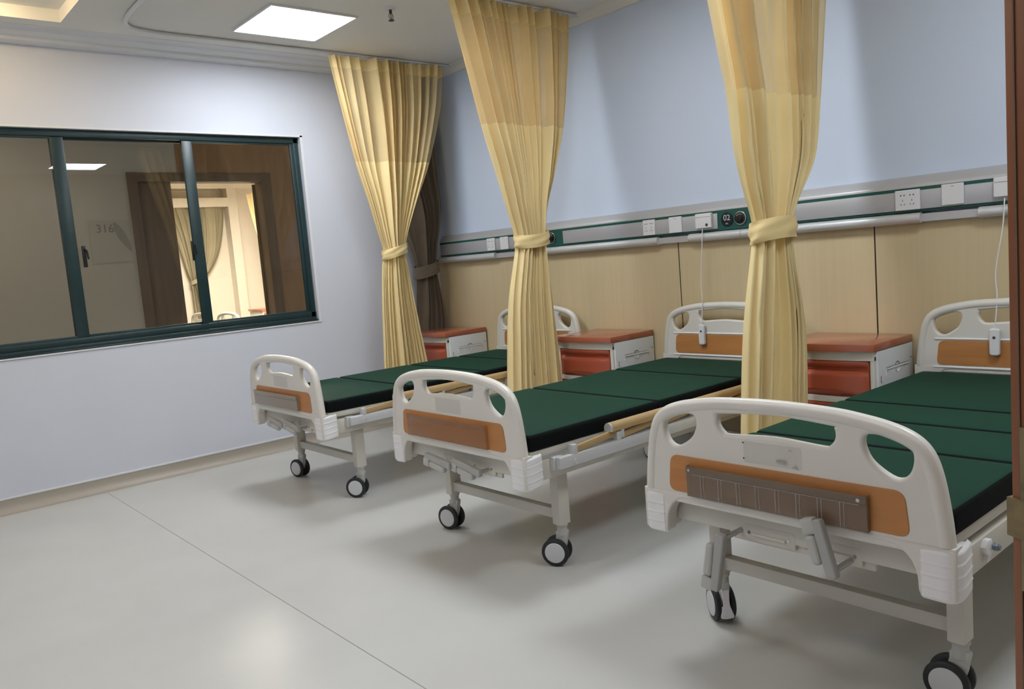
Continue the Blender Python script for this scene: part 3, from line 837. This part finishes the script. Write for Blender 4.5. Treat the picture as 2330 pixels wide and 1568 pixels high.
BEDL = 2.09
def make_bed(loc, label, casters, cranks, chart, rail, sleeve=0):
    e = tag(empty('hospital_bed', loc), label, 'hospital bed', 'hospital beds in a row')
    fb = board().build('footboard', MT['abs'], e, smooth=50)
    wood_panel().build('wood_panel', MT['wood'], fb, loc=(0, -.0025, 0))
    for s in (-1, 1): bumper(s).build('corner_bumper', MT['bump'], fb, smooth=60)
    # chart pocket on the wood panel
    m = {1: MT['chart3'], 2: MT['chart2'], 3: MT['chart']}[chart]
    cx0, cx1, cz0, cz1 = {1: (0.115, 0.705, 0.543, 0.628), 2: (0.165, 0.745, 0.541, 0.640), 3: (0.187, 0.752, 0.536, 0.632)}[chart]
    c = MB()
    c.box(cx0, cx1, -.020, -.017, cz0, cz1, .0008)
    c.box(cx0, cx1, -.017, -.004, cz0, cz0 + .003)
    for xx in (cx0, cx1 - .003): c.box(xx, xx + .003, -.017, -.004, cz0, cz1)
    ch = c.build('chart_pocket', m, fb)
    MB().box(cx0 + .001, cx1 - .001, -.0235, -.0203, cz1 - .022, cz1, .001).build('pocket_lip', m, ch)
    if chart == 3:
        dv = MB()
        for k in range(1, 9):
            xx = cx0 + (cx1 - cx0) * (k - .15) / 9
            dv.box(xx - .0008, xx + .0008, -.0212, -.0198, cz0 + .004, cz1 - .025)
            dv.box(xx + .010, xx + .0112, -.0208, -.0198, cz0 + .004, cz1 - .025)
        dv.box(cx0 + .02, cx1 - .02, -.0210, -.0198, cz1 - .026, cz1 - .0245)
        dv.build('pocket_dividers', MT['grey'], ch)
        MB().cyl((cx1 - .022, -.0245, cz1 - .012), (cx1 - .022, -.023, cz1 - .012), .005).cyl((cx0 + .013, -.0245, cz1 - .012), (cx0 + .013, -.023, cz1 - .012), .004).build('pocket_screws', MT['chrome'], ch)
    # clear card sleeve under the middle hand hole
    sl = MB().mesh(plate(round_poly([(0.385, 0.668), (0.565, 0.668), (0.565, 0.730), (0.385, 0.730)], .006), [], .0022, .0005))
    slo = sl.build('card_sleeve', MT['film'], fb, loc=(0, -.0025, 0))
    if sleeve:
        MB().cyl((.386, -.0035, .726), (.386, -.0015, .726), .0022, n=10).cyl((.386, -.0035, .680), (.386, -.0015, .680), .0022, n=10).build('rivets', MT['black'], slo)
        MB().box(.53, .537, -.0035, -.0018, .719, .722).box(.49, .52, -.0032, -.0018, .682, .688).box(.54, .552, -.0032, -.0018, .672, .676).build('faint_marks', MT['grey'], slo)
    # headboard: the same shell, turned and raised
    hb = board().build('headboard', MT['abs'], e, smooth=50)
    hb.location = (0, BEDL - .03, .095)
    wood_panel().build('wood_panel', MT['wood'], hb, loc=(0, -.0025, 0))
    r = MB().tube([(0.10, -.001, .664), (BWD - .10, -.001, .664)], .005, 8)
    r.tube([(0.09, -.001, .528), (BWD - .09, -.001, .528)], .005, 8)
    r.build('edge_bead', MT['bump'], hb)
    # deck
    d = MB()
    d.box(0.03, BWD - .03, 0.055, BEDL - .04, 0.506, 0.538, .006)
    for k in range(4): d.box(0.06, BWD - .06, .07 + k * .5, .09 + k * .5, .49, .51)
    d.build('bed_deck', MT['steel'], e)
    for x0, x1 in ((0.02, 0.050), (BWD - .050, BWD - .02)):
        MB().box(x0, x1, 0.05, BEDL - .03, 0.412, 0.492, .004).build('side_frame', MT['steel'], e)
    for y0 in (0.052, BEDL - .09):
        MB().box(0.05, BWD - .05, y0, y0 + .04, 0.425, 0.500, .004).build('end_frame', MT['steel'], e)
    f = MB()
    for y0 in (.7, 1.35): f.box(0.05, BWD - .05, y0, y0 + .05, 0.43, 0.47, .003)
    for x0 in (.33, .62): f.tube([(x0, .1, .44), (x0, .9, .42), (x0, 1.6, .46)], .012, 10)
    f.build('lift_linkage', MT['steel'], e)
    # legs and rungs
    for y0 in (0.225, BEDL - .32):
        for x0, x1 in ((0.078, 0.124), (BWD - .115, BWD - .069)):
            lg = MB()
            lg.box(x0, x1, y0, y0 + .062, 0.180, 0.430, .003)
            lg.build('leg', MT['steel'], e)
        MB().box(0.122, BWD - .113, y0 + .014, y0 + .052, 0.200, 0.243, .003).build('rung', MT['steel'], e)
    for (x, y, a, ped) in casters: make_caster(e, 'caster', x, y, math.radians(a), ped)
    # crank plates and cranks
    for k, (x0, x1) in enumerate(((0.335, 0.505), (0.545, 0.700))):
        p = MB()
        p.box(x0, x1, .050, .062, .408, .462, .006)
        p.box(x0 + .03, x1 - .03, .044, .052, .426, .436, .003)
        po = p.build('crank_plate', MT['steel'], e)
        q = MB()
        for xx in (x0 + .02, x1 - .02): q.cyl((xx, .051, .436), (xx, .047, .436), .005, n=12)
        q.build('screw', MT['chrome'], po)
    MB().box(0.29, 0.73, .062, .074, .400, .475, .004).build('crank_bracket', MT['steel'], e)
    for (sx, sz, ang, out, L, sd) in cranks:
        cr = MB()
        cr.cyl((0, 0, 0), (0, -out, 0), .0085)
        sh = cr.build('crank', MT['chrome'], e)
        sh.location = (sx, .060, sz)
        a = MB()
        a.mesh(plate(round_poly([(-.016, -.018), (.016, -.018), (.014, L), (-.014, L)], .010), [], .024, .005), Matrix.Translation((0, -out - .020, 0)))
        ao = a.build('crank_arm', MT['grey'], sh)
        ao.rotation_euler = (0, ang, 0)
        hd = MB()
        hd.box(*((-.046, -.006) if sd < 0 else (.006, .046)), -out - .022, -out + .008, L - .036, L + .006, .006)
        hd.mesh(plate(round_poly([(sd * .042, 0.022), (sd * .016, 0.022), (sd * .014, L - .040), (sd * .044, L - .040)], .011), [], .026, .009), Matrix.Translation((0, -out - .024, 0)))
        ho = hd.build('crank_handle', MT['cast'], sh)
        ho.rotation_euler = (0, ang, 0)
    # folded side guard on the right-hand side
    RXo = BWD + .004
    if rail:
        lo = MB()
        lo.box(RXo, RXo + .028, .160, 1.86, .452, .500, .004)
        lo.box(RXo - .03, RXo, .150, .20, .445, .500, .004)
        lo.cyl((RXo + .027, .245, .470), (RXo + .034, .245, .470), .010, n=16)
        gr = lo.build('side_guard', MT['rail'], e)
        gr['label'] = 'folded tan and silver side guard'
        tp = []
        for k in range(13):
            t = PI * k / 12
            tp.append((RXo + .014 + .022 * math.cos(t), .556 + .026 * math.sin(t)))
        tp = [(x, z) for x, z in tp] + [(RXo - .008, .545), (RXo + .036, .545)]
        MB().prism(tp, 'y', .470, 1.98, .0).build('top_rail', MT['tan'], gr)
        MB().prism([(x, z) for x, z in tp], 'y', .462, .471).prism(tp, 'y', 1.979, 1.990).build('rail_cap', MT['rail'], gr)
        for k in range(6):
            y0 = .250 + k * .268
            a, b = Vector((RXo + .012, y0, .512)), Vector((RXo + .012, y0 + .285, .536))
            if b.y > 1.95: continue
            dirv = (b - a)
            ang = math.atan2(dirv.z, dirv.y)
            m = MB()
            mid = (a + b) / 2
            m.box(mid.x - .009, mid.x + .009, mid.y - dirv.length / 2, mid.y + dirv.length / 2, mid.z - .015, mid.z + .015, .006, rot=Matrix.Rotation(ang, 4, 'X'))
            m.build('guard_strut', MT['tan'], gr)
            q = MB()
            q.box(RXo + .000, RXo + .030, y0 - .016, y0 + .012, .498, .538, .004)
            q.cyl((RXo + .029, y0 - .002, .524), (RXo + .0315, y0 - .002, .524), .005, n=12)
            q.build('guard_bracket', MT['rail'], gr)
            q = MB()
            q.box(RXo + .018, RXo + .034, b.y - .010, b.y + .010, .508, .556, .004)
            q.cyl((RXo + .033, b.y, .520), (RXo + .0355, b.y, .520), .004, n=12)
            q.build('guard_clip', MT['rail'], gr)
    else:
        q = MB()
        q.prism([(.205, .470), (.222, .488), (.246, .486), (.262, .464), (.250, .446), (.216, .428), (.226, .448), (.214, .456)], 'x', BWD - .021, BWD - .006, .002)
        qo = q.build('side_bracket', MT['bump'], e)
        MB().cyl((BWD - .004, .250, .464), (BWD + .008, .250, .464), .011, n=6, bev=.002).cyl((BWD + .006, .250, .464), (BWD + .013, .250, .464), .007, n=16).build('bracket_knob', mat('knob_grey', srgb(120, 134, 146), .4), qo)
    return e

def mattress(loc, seams, label):
    """black-sided green mattress in hinged sections"""
    x0, x1, y0, y1 = 0.045, 0.932, 0.050, BEDL - .055
    z0, z1 = 0.5395, 0.606
    m = MB()
    ys = [y0] + seams + [y1]
    rnd = random.Random(int(loc[0] * 100))
    for a, b in zip(ys, ys[1:]):
        a2, b2 = a + .003, b - .003
        g = MB()
        nx, ny = 12, 10
        prof = [(0.0, 0.012), (0.0, .050), (.004, .060), (.014, .0655), (.030, .0665)]
        # superellipse-edged pad
        rows = []
        W, Lh = (x1 - x0) / 2, (b2 - a2) / 2
        cx, cy = (x0 + x1) / 2, (a2 + b2) / 2
        ring = round_poly([(-W, -Lh), (W, -Lh), (W, Lh), (-W, Lh)], .022, 4)
        lv = [(0.006, 0.0), (0.0, .006), (0.0, .050), (.003, .0590), (.010, .0645), (.022, .0665), (.06, .0675)]
        for ins, h in lv:
            r = []
            for (px, py) in ring:
                fx, fy = (W - ins) / W, (Lh - ins) / Lh
                r.append(Vector((cx + px * fx, cy + py * fy, z0 + h)))
            r.append(r[0].copy())
            rows.append(r)
        m.grid(rows)
        top = [m.bm.verts.new(p) for p in rows[-1][:-1]]
        m.bm.faces.new(top)
        bt = [m.bm.verts.new(p) for p in rows[0][:-1]]
        m.bm.faces.new(bt[::-1])
    bmesh.ops.remove_doubles(m.bm, verts=m.bm.verts[:], dist=.0002)
    for s in seams: m.box(x0 + .02, x1 - .02, s - .02, s + .02, z0 + .006, z0 + .03)
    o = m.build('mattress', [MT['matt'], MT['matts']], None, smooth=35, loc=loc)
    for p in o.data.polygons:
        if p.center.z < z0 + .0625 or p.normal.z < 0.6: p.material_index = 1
    return tag(o, label, 'mattress', 'green mattresses')

B1, B2, B3 = (0.814, -2.168, 0), (2.504, -2.177, 0), (4.085, -2.206, 0)
def csts(fl, fr, pl=False, pr=False):
    return [(0.101, 0.256, fl, pl), (BWD - .092, 0.256, fr, pr), (0.101, BEDL - .29, 160, False), (BWD - .092, BEDL - .29, 200, False)]
fold = lambda: [(0.475, .440, math.radians(-82), .075, .172, -1), (0.660, .432, math.radians(-80), .060, .172, -1)]
make_bed(B1, 'hospital bed furthest away beside the window wall, milky chart pocket on its footboard', csts(195, 217), fold(), 1, True)
make_bed(B2, 'middle hospital bed of the three, brown clear chart pocket on its footboard', csts(195, 210), fold(), 2, True)
make_bed(B3, 'nearest hospital bed at the right edge, one crank handle raised, smoky chart pocket', csts(144, 185, True, False), [(0.325, .436, math.radians(-170), .105, .165, 1), (0.668, .422, math.radians(-15), .105, .142, -1)], 3, False, 1)
mattress(B1, [.60, 1.18, 1.62], 'dark green mattress on the far bed')
mattress(B2, [.857, 1.525], 'dark green mattress on the middle bed')
mattress(B3, [.57, .932, 1.235], 'dark green mattress on the nearest bed, cut off by the open door')

handset(2.504 + .325, B2[1] + BEDL - .036, 0.752, 2.84, 1.395, 'white call handset hanging on the headboard of the middle bed')
handset(4.085 + .365, B3[1] + BEDL - .036, 0.750, 4.475, 1.395, 'white call handset hanging on the headboard of the nearest bed')

# ------------------------------------------------------------------ bedside cabinets
def cabinet(x0, x1, label):
    yF, yB, zt = -0.43, -0.03, 0.765
    e = tag(empty('bedside_cabinet', ((x0 + x1) / 2, (yF + yB) / 2, 0)), label, 'bedside cabinet', 'orange-topped bedside cabinets')
    W = (x1 - x0) / 2; D = (yB - yF) / 2
    def front(w, bow, y): return [(-w + 2 * w * k / 16, y - bow * (1 - ((k - 8) / 8) ** 2)) for k in range(17)]
    t = front(W, .035, -D - .02) + [(W, D), (-W, D)]
    MB().prism(t, 'z', zt - .036, zt, .003).build('cabinet_top', MT['orangetop'], e)
    bd = front(W - .010, .030, -D + .0) + [(W - .010, D), (-W + .010, D)]
    b = MB().prism(bd, 'z', zt - .082, zt - .036)
    b.box(-W + .010, -W + .032, -D + .0, D, .06, zt - .06, .003)
    b.box(W - .032, W - .010, -D + .0, D, .06, zt - .06, .003)
    b.box(-W + .012, W - .012, D - .015, D, .06, zt - .06)
    for z in (.06, .275, .475):
        b.prism(bd, 'z', z, z + .028)
    b.build('cabinet_frame', MT['cabf'], e)
    def drawer(z0, z1, nm):
        w = W - .036
        m = MB()
        rows = []
        nz = 18
        for i in range(nz + 1):
            tz = i / nz
            z = z0 + (z1 - z0) * tz
            r = []
            for k in range(25):
                u = -1 + 2 * k / 24
                y = -D - .004 - .028 * (1 - u * u)
                g = math.exp(-((tz - .76) / .085) ** 2) * min(1, max(0, (1 - abs(u)) * 9))
                low = max(0, 1 - tz / (.16 * max(.01, 1 - (u / .85) ** 2))) if abs(u) < .85 else 0
                y += .030 * g + .02 * min(1, low * 2)
                if i in (0, nz) or k in (0, 24): y += .004
                r.append(Vector((u * w, y, z)))
            rows.append(r)
        m.grid(rows)
        m.box(-w, w, -D + .02, -D + .05, z0, z1)
        m.box(-w, -w + .004, -D - .002, -D + .03, z0, z1).box(w - .004, w, -D - .002, -D + .03, z0, z1)
        m.box(-w, w, -D - .005, -D + .03, z0, z0 + .003).box(-w, w, -D - .005, -D + .03, z1 - .003, z1)
        m.build(nm, MT['orange'], e, smooth=60)
    drawer(.506, .680, 'drawer')
    drawer(.306, .472, 'drawer')
    drawer(.092, .272, 'drawer')
    # side panels with the fold-out tray slot
    for s in (-1, 1):
        pn = MB().box(s * (W - .004) - .008, s * (W - .004) + .004, -D + .018, D - .004, .07, zt - .040, .002)
        po = pn.build('side_panel', MT['cabw'], e)
        xx = s * (W + .001)
        q = MB()
        q.tube([(xx, -.10, .600), (xx, -.10, .628), (xx, .14, .628), (xx, .14, .605)], .0035, 6)
        q.tube([(xx, -.10, .634), (xx, .14, .634)], .0016, 6)
        q.tube([(xx, .02 + .022 * math.cos(a), .626 + .024 * math.sin(a)) for a in [PI + PI * k / 8 for k in range(9)]], .003, 6)
        q.build('tray_handle', MT['bump'], po)
        d = MB()
        d.tube([(xx, -.15, .60), (xx, -.158, .603), (xx, -.158, .575), (xx, -.15, .572)], .0013, 6)
        d.box(xx - .001, xx + .001, .168, .182, .650, .653).box(xx - .001, xx + .001, -.10, .14, .6365, .6375)
        d.tube([(xx, .02 + .02 * math.cos(a), .638 + .014 * math.sin(a)) for a in [PI * k / 8 for k in range(9)]], .0014, 6)
        d.build('slot_marks', MT['slot'], po)
    f = MB()
    for sx in (-1, 1):
        for sy in (-1, 1):
            f.cyl((sx * (W - .05), sy * (D - .06), 0.0), (sx * (W - .05), sy * (D - .06), .06), .018)
    f.build('foot', MT['slot'], e)
cabinet(0.115, 0.600, 'orange-topped bedside cabinet in the far corner, left of the far bed')
cabinet(1.850, 2.365, 'orange-topped bedside cabinet between the far bed and the middle bed')
cabinet(3.510, 4.030, 'orange-topped bedside cabinet left of the nearest bed, behind the wide curtain')

# ------------------------------------------------------------------ open door leaf at the right edge
dd = Vector((0.42, 0.907, 0)).normalized()
edge = Vector((5.6358, -3.6945, 0))
door = struct(empty('door_1', edge, math.atan2(dd.y, dd.x)))
MB().box(0, 0.86, -0.046, 0.0, 0.01, 2.25, .001).build('door_leaf', MT['door'], door)
b = MB()
for y in (-.0058, -.0125): b.box(-.0006, .002, y - .0005, y + .0005, .01, 2.25)
b.build('edge_groove', MT['frame'], door)
lk = MB().box(-.0012, .003, -.034, -.0062, 1.105, 1.196, .0005)
lk.box(-.0016, .003, -.030, .0022, 1.134, 1.156, .0006)
lk.build('lock_plate', MT['bronze'], door)

# ------------------------------------------------------------------ things beyond the window
def far_bed(x, y, label):
    e = tag(empty('hospital_bed', (x, y, 0)), label, 'hospital bed', 'beds in the far ward')
    f = board().build('footboard', MT['abs'], e, smooth=50)
    wood_panel().build('wood_panel', MT['wood'], f, loc=(0, -.0025, 0))
    h = board().build('headboard', MT['abs'], e, smooth=50)
    h.location = (0, -1.95, .09)
    MB().box(.03, .92, -1.88, 0.0, .48, .54, .005).build('bed_deck', MT['steel'], e)
    MB().box(.04, .90, -1.86, -.02, .54, .60, .02).build('mattress_pad', MT['matt'], e)
    for a in (-.35, -1.65):
        for b_ in (.1, .82): MB().box(b_, b_ + .05, a, a + .05, 0.0, .48).build('leg', MT['steel'], e)
    return e
far_bed(-7.97, 0.50, 'left of the two white bed ends in the ward seen through the doorway')
far_bed(-6.95, 0.55, 'right of the two white bed ends in the ward seen through the doorway')
e = tag(empty('bedside_cabinet', (-6.9, 1.42, 0)), 'orange cabinet low at the right edge of the doorway view', 'bedside cabinet')
MB().box(-.25, .25, -.22, .22, 0.0, .80, .01).build('cabinet_body', MT['cabf'], e)
MB().box(-.27, .27, -.24, .24, .80, .835, .005).build('cabinet_top', MT['orangetop'], e)
MB().box(.25, .258, -.20, .20, .62, .77, .004).build('drawer', MT['orange'], e)
sg = tag(empty('wall_notice', (CX + .004, -2.02, 1.80)), 'faint grey wall notice with number and leaf beyond the window glass', 'notice')
MB().box(-.001, .002, -.16, .20, -.22, .18).build('notice_sheet', mat('notice_sheet', srgb(170, 164, 152), .6), sg)
tm = MB().mesh(text_mesh('316', .11), Matrix.Rotation(PI / 2, 4, 'Z'))
tm.build('notice_number', MT['inkg'], sg, loc=(.003, -.02, .10))
lf = MB().prism(smooth_pts([(.06, .16), (.13, .10), (.18, -.02), (.19, -.12), (.12, -.04), (.07, .06)], 4), 'x', .002, .004)
lf.build('leaf_shape', mat('leaf_grey', srgb(140, 136, 126), .6), sg)
